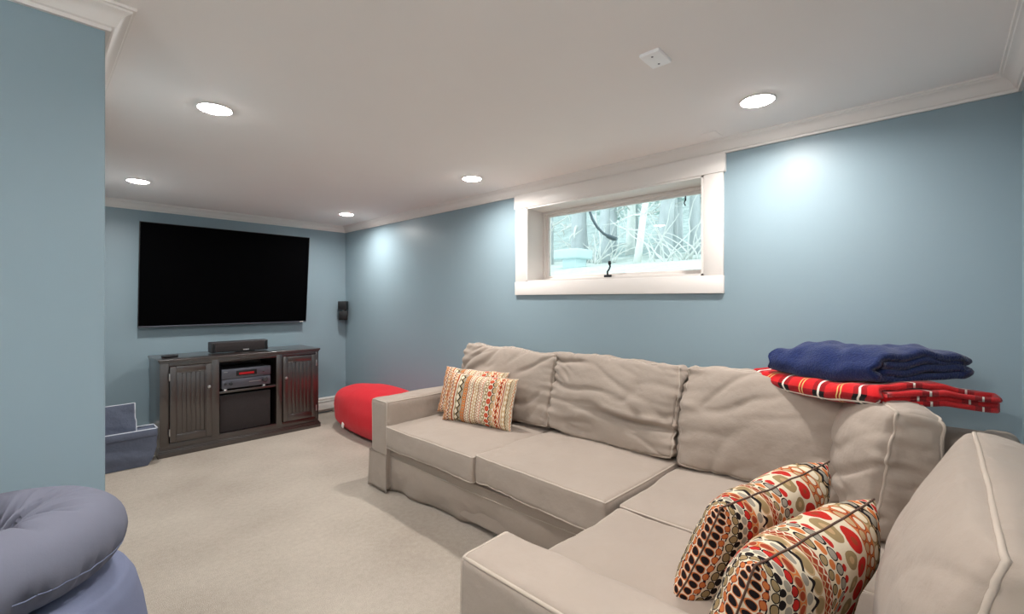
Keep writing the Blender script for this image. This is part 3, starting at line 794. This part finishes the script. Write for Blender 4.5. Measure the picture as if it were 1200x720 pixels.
# ------------------------------------------------------------------ folded blankets
def blanket(name, label, corners, z0, layers, th, m, seed, crown, droop, uvs=1.0, wob=.01):
    A, B, C, D = [Vector(c) for c in corners]       # s runs from edge A-B to edge D-C, t runs A to B
    base = (A + B + C + D) / 4; base = Vector((base.x, base.y, z0))
    o = thing(name, base, label, 'blanket')
    prof = []; pitch = th; layers = 4; Ls = ((D - A).length + (C - B).length) / 2
    sgm = 16
    zc = [z0 + th * (.5 + k) for k in range(4)]; e0, e1 = .04, .965
    def run(a_, b_, z): 
        for k in range(sgm + 1): prof.append((a_ + (b_ - a_) * k / sgm, z))
    def arc_(s_, za, zb, sg, nn=7):
        rad = abs(zb - za) / 2; mid = (za + zb) / 2; up = 1 if zb > za else -1
        for q in range(1, nn):
            a = -PI / 2 + PI * q / nn; prof.append((s_ + sg * math.cos(a) * rad / Ls, mid + up * math.sin(a) * rad))
    run(.06, e1, zc[1]); arc_(e1, zc[1], zc[0], 1); run(e1, e0 + .04, zc[0]); arc_(e0 + .04, zc[0], zc[3], -1, 12); run(e0 + .04, e1 - .02, zc[3]); arc_(e1 - .02, zc[3], zc[2], 1); run(e1 - .02, .06, zc[2])
    nt_ = 34; vs_, fs, uv = [], [], []
    n = len(prof); arc = [0]
    for i in range(1, n): arc.append(arc[-1] + math.hypot((prof[i][0] - prof[i - 1][0]) * Ls, prof[i][1] - prof[i - 1][1]))
    imid = min(range(n), key=lambda q: prof[q][0]); uo = .2 * .16 - arc[imid] + .022 + 1.6
    # offset both sides for thickness
    for side in (1, -1):
        for i in range(n):
            p0, p1 = prof[max(0, i - 1)], prof[min(n - 1, i + 1)]
            tx, tz = (p1[0] - p0[0]) * Ls, p1[1] - p0[1]; ll = math.hypot(tx, tz) or 1
            nx_, nz_ = -tz / ll, tx / ll
            for k in range(nt_ + 1):
                t_ = k / nt_; s = prof[i][0] + side * nx_ * th * .47 / Ls; z = prof[i][1] + side * nz_ * th * .47
                lay = (prof[i][1] - z0) / (pitch * layers)
                t2 = t_ + (.018 * math.sin(prof[i][1] * 130 + seed)) * (t_ - .5) * 2 + .012 * nz(s * 3, lay * 6, seed) * (t_ - .5)
                P = A.lerp(B, t2).lerp(D.lerp(C, t2), s)
                e = 1 - (2 * min(1, max(0, t_)) - 1) ** 2; es = 1 - (2 * min(1, max(0, s)) - 1) ** 2
                z += crown * lay * max(0, e) ** .6 * max(0, es) ** .5 + droop(s, t_) + wob * (nz(P.x * 7 + seed, P.y * 7, lay * 1.1) + .6 * nz(P.x * 15, P.y * 15, seed)) * (.3 + lay)
                vs_.append((P.x + .008 * nz(t_ * 5, lay * 4, seed), P.y, z)); uv.append(((arc[i] + uo) * uvs, t_ * (A - B).length * uvs * 1.0))
    S = n * (nt_ + 1)
    for side in (0, 1):
        for i in range(n - 1):
            for k in range(nt_):
                a = side * S + i * (nt_ + 1) + k; q = (a, a + 1, a + nt_ + 2, a + nt_ + 1)
                fs.append(q if side == 1 else tuple(reversed(q)))
    for i in range(n - 1):
        for k in (0, nt_):
            a = i * (nt_ + 1) + k; fs.append((a, a + nt_ + 1, a + nt_ + 1 + S, a + S))
    for k in range(nt_):
        for i in (0, n - 1):
            a = i * (nt_ + 1) + k; fs.append((a, a + 1, a + 1 + S, a + S))
    link('folded_cloth', (vs_, fs), m, o, base, sharp=180, uvs=uv)
    return o
blanket('plaid_blanket', 'folded red tartan blanket lying on the sofa corner cushions', [(2.365, .665, 0), (2.085, .165, 0), (2.44, -.165, 0), (2.55, .45, 0)], .912, 4, .0195, M_PLAID, 3, .004,
        lambda s, t_: -.012 * (1 - t_) * (1 - s) - .018 * math.sin(PI * t_) * (1 - s) - .03 * smooth(.5, 1, s) * t_, wob=.009)
blanket('navy_blanket', 'folded navy blue fleece blanket on top of the tartan blanket', [(2.33, .56, 0), (2.165, .17, 0), (2.40, -.07, 0), (2.545, .40, 0)], .985, 4, .026, M_NAVY, 8, .03,
        lambda s, t_: -.012 * (1 - t_) * (1 - s) - .022 * math.exp(-s * 7) * math.sin(PI * t_) + .012 * smooth(.4, 1, t_) * s, wob=.022)

# ------------------------------------------------------------------ red bean bag
bb = thing('bean_bag', (2.30, 3.75, 0), 'red cotton bean bag squeezed between sofa arm and far corner', 'bean bag'); b0 = bb.location
def bag(i, j, n, m):
    th_, ph = PI * j / m, 2 * PI * i / n
    sx, sy, sz = math.sin(th_) * math.cos(ph), math.sin(th_) * math.sin(ph), math.cos(th_)
    sp_ = lambda v, e: math.copysign(abs(v) ** e, v)
    if sz < 0:
        q_ = math.sin(th_) ** -.55 if math.sin(th_) > .02 else 1
        sx, sy = sx * q_, sy * q_
    x, y, z = sp_(sx, .85), sp_(sy, .8), sp_(sz, .75)
    lump = 1 + .05 * nz(sx * 2 + 3, sy * 2, sz * 2) + .025 * nz(ph * 3.5, sz * 1.2, 4) * (1 - sz * sz)
    zz = .235 + (.235 * z * lump if z > 0 else .228 * z)
    taper = 1 - .10 * max(0, z)
    xx = 2.31 + .262 * x * lump * taper
    return (min(xx, XR - .012), 3.82 + .86 * y * lump * taper, max(.004, zz))
n_, m_ = 72, 40; vs_ = [bag(i, j, n_, m_) for j in range(m_ + 1) for i in range(n_)]
fs = [(j * n_ + i, (j + 1) * n_ + i, (j + 1) * n_ + (i + 1) % n_, j * n_ + (i + 1) % n_) for j in range(m_) for i in range(n_)]
link('bag', (vs_, fs), M_RED, bb, b0, sharp=180)
link('label_tag', xf(rbox(-.003, .003, -.02, .02, -.035, .012, .001), Matrix.Translation((2.068, 4.18, .10)) @ Matrix.Rotation(R(20), 4, 'X')), M_TAG, bb, b0)

# ------------------------------------------------------------------ canvas bin by the cabinet
bn = thing('storage_bin', (.45, 4.62, 0), 'grey canvas bin with raised lid beside the media cabinet', 'bin'); b0 = bn.location
bx0, bx1, by0, by1, bh = .20, .695, 4.50, 4.66, .283
def binf(a, b, c):
    k = (c + 1) / 2; hx = (bx1 - bx0) / 2; hy = (by1 - by0) / 2
    rr = 1 - .26 * (1 - k) ** 3.2
    x = (bx0 + bx1) / 2 + a * hx * rr; y = (by0 + by1) / 2 + b * hy * (1 - .12 * (1 - k) ** 3)
    d = .010 * nz(x * 9, y * 9, k * 3) + .008 * nz(x * 5 + k * 6, 2, k * 2)
    if abs(b) > .98: y += d * math.copysign(1, b) * min(1, 2 * (1 - k) + .2)
    if abs(a) > .98: x += d * math.copysign(1, a) * min(1, 2 * (1 - k) + .2)
    return (x, y, .004 + k * bh + (0 if c < .98 else -.035 * max(0, 1 - a * a) ** .3 * max(0, 1 - b * b) ** .3))
link('body', gridbox(30, 18, 16, binf), M_BIN, bn, b0, sharp=70)
link('rim_binding', tube([(bx0, by0, bh), (bx1 - .01, by0, bh), (bx1, by0 + .01, bh), (bx1, by1, bh), (bx0, by1, bh)], .006, closed=True, seg=6), M_BINRIM, bn, b0, sharp=180)
link('hem_band', rbox(bx0, bx1 - .003, by0 - .010, by0 + .002, bh - .055, bh, .005), M_BIN, bn, b0)
lidf = lambda a, b, c: (.38 + a * .195 + .004 * c + (.006 if b < 0 else 0), 4.64 + .006 * c + .012 * nz(a * 2, b * 2, 3) + .015 * b, .355 + b * .118 + .004 * a)
ld = link('lid', gridbox(16, 12, 2, lidf), M_BIN, bn, b0, sharp=60)
link('lid_edge', tube([lidf(1, -1 + i / 8, 0) for i in range(17)] + [lidf(1 - i / 8, 1, 0) for i in range(17)], .0045, seg=6), M_BINRIM, ld, b0, sharp=180)

# ------------------------------------------------------------------ ring cushion on blue pouf
PC = Vector((-.055, 1.42, 0))
pf = thing('fabric_pouf', PC, 'blue fabric covered seat at the left wall, under the ring cushion', 'pouf'); b0 = PC
vs_, fs = [], []; n_ = 64
prof = [(.0, .69), (.12, .69), (.19, .686), (.218, .676), (.232, .65), (.246, .59), (.265, .45), (.28, .3), (.292, .15), (.298, .02), (.29, .003), (.0, .003)]
pp = []
for i in range(len(prof) - 1):
    for q in range(4): k = q / 4; pp.append((prof[i][0] * (1 - k) + prof[i + 1][0] * k, prof[i][1] * (1 - k) + prof[i + 1][1] * k))
pp.append(prof[-1])
for r_, z in pp:
    for k in range(n_):
        a = 2 * PI * k / n_; w = 1 + .028 * nz(math.cos(a) * 2.2, math.sin(a) * 2.2, z * 1.5) * min(1, (.68 - z) * 3)
        vs_.append((PC.x + r_ * w * math.cos(a), PC.y + r_ * w * math.sin(a), z))
for i in range(len(pp) - 1):
    for k in range(n_): l = (k + 1) % n_; fs.append((i * n_ + k, i * n_ + l, (i + 1) * n_ + l, (i + 1) * n_ + k))
link('cover', (vs_, fs), M_DENIM, pf, b0, sharp=180)
rg = thing('ring_cushion', PC + Vector((0, 0, .69)), 'plump grey-blue ring shaped cushion with gathered centre at left', 'cushion'); b0 = rg.location
vs_, fs, n_, m_ = [], [], 120, 40
RM, RT = .128, .088
for i in range(n_):
    a = 2 * PI * i / n_
    for j in range(m_):
        b_ = 2 * PI * j / m_
        inn = max(0, -math.cos(b_)); outr = max(0, math.cos(b_))
        w = 1 + .05 * nz(math.cos(a) * 1.6, math.sin(a) * 1.6, 5)
        g_ = nz(a * 4.2 + 1.5 * math.sin(b_), 3.1, b_ * .25) ; g2 = nz(a * 9, b_ * .3, 8.2)
        inb = max(0, .45 - math.cos(b_)) / 1.45
        d = -.055 * inb * max(0, 1 - abs(g_) * 3.4) ** 1.2 - .012 * inb * g2
        bo = (b_ + PI) % (2 * PI) - PI
        d -= .020 * math.exp(-((bo + .45) / .38) ** 2) * max(0, 1 - abs(nz(a * 13, 7.7)) * 3.2)
        rt = RT * w + d
        r_ = RM + rt * math.cos(b_) * (1.0 if math.cos(b_) > 0 else 1.18)
        vs_.append((PC.x + r_ * math.cos(a), PC.y + r_ * math.sin(a), .694 + RT * .93 + rt * .93 * math.sin(b_)))
for i in range(n_):
    for j in range(m_):
        fs.append((i * m_ + j, ((i + 1) % n_) * m_ + j, ((i + 1) % n_) * m_ + (j + 1) % m_, i * m_ + (j + 1) % m_))
link('ring', (vs_, fs), M_GREYB, rg, b0, sharp=180)
link('seam', tube([(PC.x + (RM + RT * .93) * math.cos(2 * PI * i / 90), PC.y + (RM + RT * .93) * math.sin(2 * PI * i / 90), .694 + RT * .62 + .004 * nz(i * .7)) for i in range(90)], .0015, closed=True, seg=5), M_DENIM, rg, b0, sharp=180)

# ------------------------------------------------------------------ outside: lawn, wooded slope, trees
def terr(x, y):
    d = x - 2.8
    if d < 4.8: z = 1.36 + .135 * d
    else: z = 2.008 + .15 * (d - 4.8) + .045 * max(0, d - 8) ** 1.5
    return z + .05 * nz(x * .8, y * .8) * min(1, max(0, d))
def terrain(x0, x1, y0, y1, nx, ny, sink=0):
    v_ = [(x0 + (x1 - x0) * i / nx, y0 + (y1 - y0) * j / ny, terr(x0 + (x1 - x0) * i / nx, y0 + (y1 - y0) * j / ny) - sink) for i in range(nx + 1) for j in range(ny + 1)]
    return v_, [(i * (ny + 1) + j, (i + 1) * (ny + 1) + j, (i + 1) * (ny + 1) + j + 1, i * (ny + 1) + j + 1) for i in range(nx) for j in range(ny)]
struct(link('ground', terrain(XR + .17, 9.2, -6, 16, 40, 70), M_GROUND, sharp=180), 'pale lawn outside the basement window', 'ground')
struct(link('hillside', terrain(9.2, 30, -10, 40, 40, 60), M_HILL, sharp=180), 'pale wooded slope rising behind the trees', 'hillside')

def tree(name, label, x, y, h, r, lean, m, nb, bl, seed, low=.25, mtw=None):
    rnd = random.Random(seed); z = terr(x, y) - .05
    t = thing(name, (x, y, z), label, 'tree', 'bare trees outside the window'); b0 = Vector((x, y, z))
    pts, rad = [], []
    for i in range(13):
        k = i / 12
        pts.append(Vector((x + lean[0] * k * h + .05 * nz(k * 3, seed), y + lean[1] * k * h + .07 * nz(k * 3, seed + 9), z + h * k))); rad.append(r * (1.25 - .2 * min(1, k * 8) - .55 * k))
    link('trunk', tube(pts, rad, seg=10), m, t, b0, sharp=180)
    for b in range(nb):
        k = low + (1 - low) * rnd.random() * .95; i = min(11, int(k * 12)); p = pts[i].lerp(pts[i + 1], k * 12 - i)
        an = rnd.random() * 2 * PI; L = bl * (.5 + rnd.random()); up = rnd.uniform(-.35, .8)
        mbb = MB(); q = []; d = Vector((math.cos(an) * .6, math.sin(an), up)).normalized()
        for s in range(7):
            q.append(p.copy()); p = p + d * (L / 6); d = (d + Vector((rnd.uniform(-.3, .3), rnd.uniform(-.35, .35), rnd.uniform(-.25, .3)))).normalized()
        r0 = max(.008, min(rad[i] * .4, r * .28))
        mbb.add(tube(q, [r0 * (1 - .8 * s / 6) for s in range(7)], seg=5))
        for tw in range(4):
            s = rnd.randint(1, 5); pp_ = q[s].copy(); dd = Vector((rnd.uniform(-.5, .5), rnd.uniform(-1, 1), rnd.uniform(-.6, 1))).normalized(); qq = []
            for e in range(5): qq.append(pp_.copy()); pp_ = pp_ + dd * (L * .09); dd = (dd + Vector((rnd.uniform(-.4, .4),) * 1 + (rnd.uniform(-.4, .4), rnd.uniform(-.4, .4)))).normalized()
            mbb.add(tube(qq, [r0 * .45 * (1 - .7 * e / 4) for e in range(5)], seg=4))
        link('branch', mbb, mtw or M_TWIG, t, b0, sharp=180)
    return t
specs = [  # x, y, height, radius, lean, bark, branches, branch length, label
    (8.0, 5.55, 5.0, .17, (0, .01), M_BARK, 5, .7, 'thick pale tree trunk just right of the teal box outside'),
    (7.6, 4.70, 5.0, .10, (0, .0), M_BARK, 9, .9, 'slim grey tree behind the hanging hose outside'),
    (7.0, 3.72, 4.5, .055, (0, -.17), M_BARKW, 8, .8, 'thin white leaning birch trunk in the middle of the window'),
    (7.8, 3.62, 5.0, .13, (0, -.10), M_BARK, 6, .8, 'leaning grey trunk right of the white birch'),
    (8.4, 3.25, 5.0, .10, (0, .02), M_BARK, 9, .9, 'grey trunk near the right side of the window view'),
    (7.4, 2.55, 5.0, .14, (0, .0), M_BARK, 8, .9, 'thick grey trunk at the right edge of the window view'),
    (8.2, 6.55, 5.0, .09, (0, .0), M_BARK, 8, .7, 'slim grey tree at the left edge of the window view'),
    (9.0, 6.3, 5.0, .08, (0, .03), M_BARKW, 10, .7, 'slim white tree standing behind the teal box outside'),
    (10.2, 5.6, 6.0, .10, (0, -.03), M_BARKW, 10, 1.0, 'farther white tree between the two left grey trunks'),
    (10.6, 4.7, 6.0, .12, (0, .02), M_BARK, 10, 1.1, 'farther grey tree behind the white birch'),
    (10.0, 3.9, 6.0, .09, (0, -.04), M_BARKW, 10, 1.1, 'farther white tree right of the birch'),
    (11.5, 6.9, 6.5, .13, (0, .0), M_BARK, 8, 1.2, 'far grey trunk at the upper left of the window view'),
    (12.0, 5.2, 6.5, .14, (0, .01), M_BARK, 8, 1.2, 'far grey trunk high on the wooded slope'),
    (11.0, 3.1, 6.5, .12, (0, -.02), M_BARKW, 9, 1.2, 'far white tree at the right of the window view'),
]
for i, s in enumerate(specs): tree('bare_tree', s[8], s[0], s[1], s[2], s[3], s[4], s[5], int(s[6] * 1.7), s[7], 100 + i, low=.05 if s[3] < .11 else .15)
# low tangle of bare shrubs
def shrub(x, y, h, n, seed, label):
    rnd = random.Random(seed); z = terr(x, y) - .02; t = thing('bare_shrub', (x, y, z), label, 'shrub', 'bare shrubs outside the window')
    for b in range(n):
        p = Vector((x + rnd.uniform(-.15, .15), y + rnd.uniform(-.2, .2), z)); d = Vector((rnd.uniform(-.4, .4), rnd.uniform(-.9, .9), 1)).normalized(); q = []
        L = h * rnd.uniform(.6, 1.2)
        for s in range(8):
            q.append(p.copy()); p = p + d * (L / 7); d = (d + Vector((rnd.uniform(-.2, .2), rnd.uniform(-.35, .35), rnd.uniform(-.35, .1)))).normalized()
        link('stem', tube(q, [.014 * (1 - .7 * s / 7) for s in range(8)], seg=5), M_TWIG, t, Vector((x, y, z)), sharp=180)
shrub(6.9, 3.25, 1.0, 12, 1, 'tangle of bare white stems right of the birch outside')
shrub(7.1, 4.45, .9, 10, 2, 'low bare shrub at the foot of the slim grey tree')
shrub(7.2, 2.85, 1.1, 12, 3, 'arching bare shrub near the right edge of the window view')
shrub(8.6, 5.9, 1.1, 10, 4, 'bare shrub behind the teal box outside')
shrub(7.8, 5.0, .9, 9, 5, 'bare shrub between the left grey trunks outside')
# evergreen foliage up on the right
def foliage(x, y, z, rx, ry, rz, n, seed, label):
    rnd = random.Random(seed); g0 = terr(x, y); t = thing('evergreen_tree', (x, y, g0), label, 'tree'); mb = MB()
    for i in range(n):
        while True:
            a, b, c = rnd.uniform(-1, 1), rnd.uniform(-1, 1), rnd.uniform(-1, 1)
            if a * a + b * b + c * c < 1: break
        p = Vector((x + a * rx, y + b * ry, z + c * rz)); L = rnd.uniform(.06, .13)
        d = Vector((rnd.uniform(-1, 1), rnd.uniform(-1, 1), rnd.uniform(-.8, .4))).normalized(); s = d.orthogonal().normalized() * L * .35; up = d.cross(s).normalized() * L * .08
        mb.add(([p - d * L, p + s, p + d * L, p - s, p + up], [(0, 1, 4), (1, 2, 4), (2, 3, 4), (3, 0, 4)]))
    f = link('foliage', mb, M_LEAF, t, Vector((x, y, g0)), sharp=180); f['kind'] = 'stuff'
    link('trunk', tube([(x, y, g0 - .05), (x, y, z)], [.1, .05], seg=8), M_BARK, t, Vector((x, y, g0)), sharp=180)
foliage(8.9, 4.0, 4.0, .8, 1.5, .55, 1500, 1, 'pale green leafy crown at the upper right of the window view')
foliage(9.4, 2.8, 3.6, .8, 1.0, .7, 1100, 2, 'pale green leafy tree at the right edge of the window view')
foliage(12.0, 6.4, 4.4, .9, 2.0, .8, 1100, 3, 'far pale green crown at the upper left of the window view')

tz = terr(6.2, 4.5)
bx = thing('utility_box', (6.2, 4.5, tz - .03), 'pale teal metal utility box standing on the lawn outside', 'utility box'); b0 = bx.location
link('cabinet_body', rbox(6.05, 6.35, 4.28, 4.56, tz - .03, tz + .15, .015), M_TEAL, bx, b0)
link('hood', rbox(5.98, 6.42, 4.20, 4.70, tz + .13, tz + .29, .03, 3), M_TEAL, bx, b0)
hs = thing('hanging_hose', (3.1, 1.95, 1.75), 'curved grey hose hanging outside against the window', 'hose'); b0 = hs.location
hp = [(3.1, 2.075, 2.30), (3.1, 2.073, 2.10), (3.1, 2.062, 2.02), (3.1, 2.035, 1.945), (3.1, 1.99, 1.875), (3.1, 1.935, 1.82), (3.1, 1.885, 1.79), (3.1, 1.85, 1.775)]
link('tube', tube(hp, .011, seg=8), M_HOSE, hs, b0, sharp=180)
link('nozzle', tube([(3.1, 1.895, 1.795), (3.1, 1.84, 1.77), (3.1, 1.815, 1.765)], [.017, .019, .014], seg=8), M_HOSE, hs, b0, sharp=60)
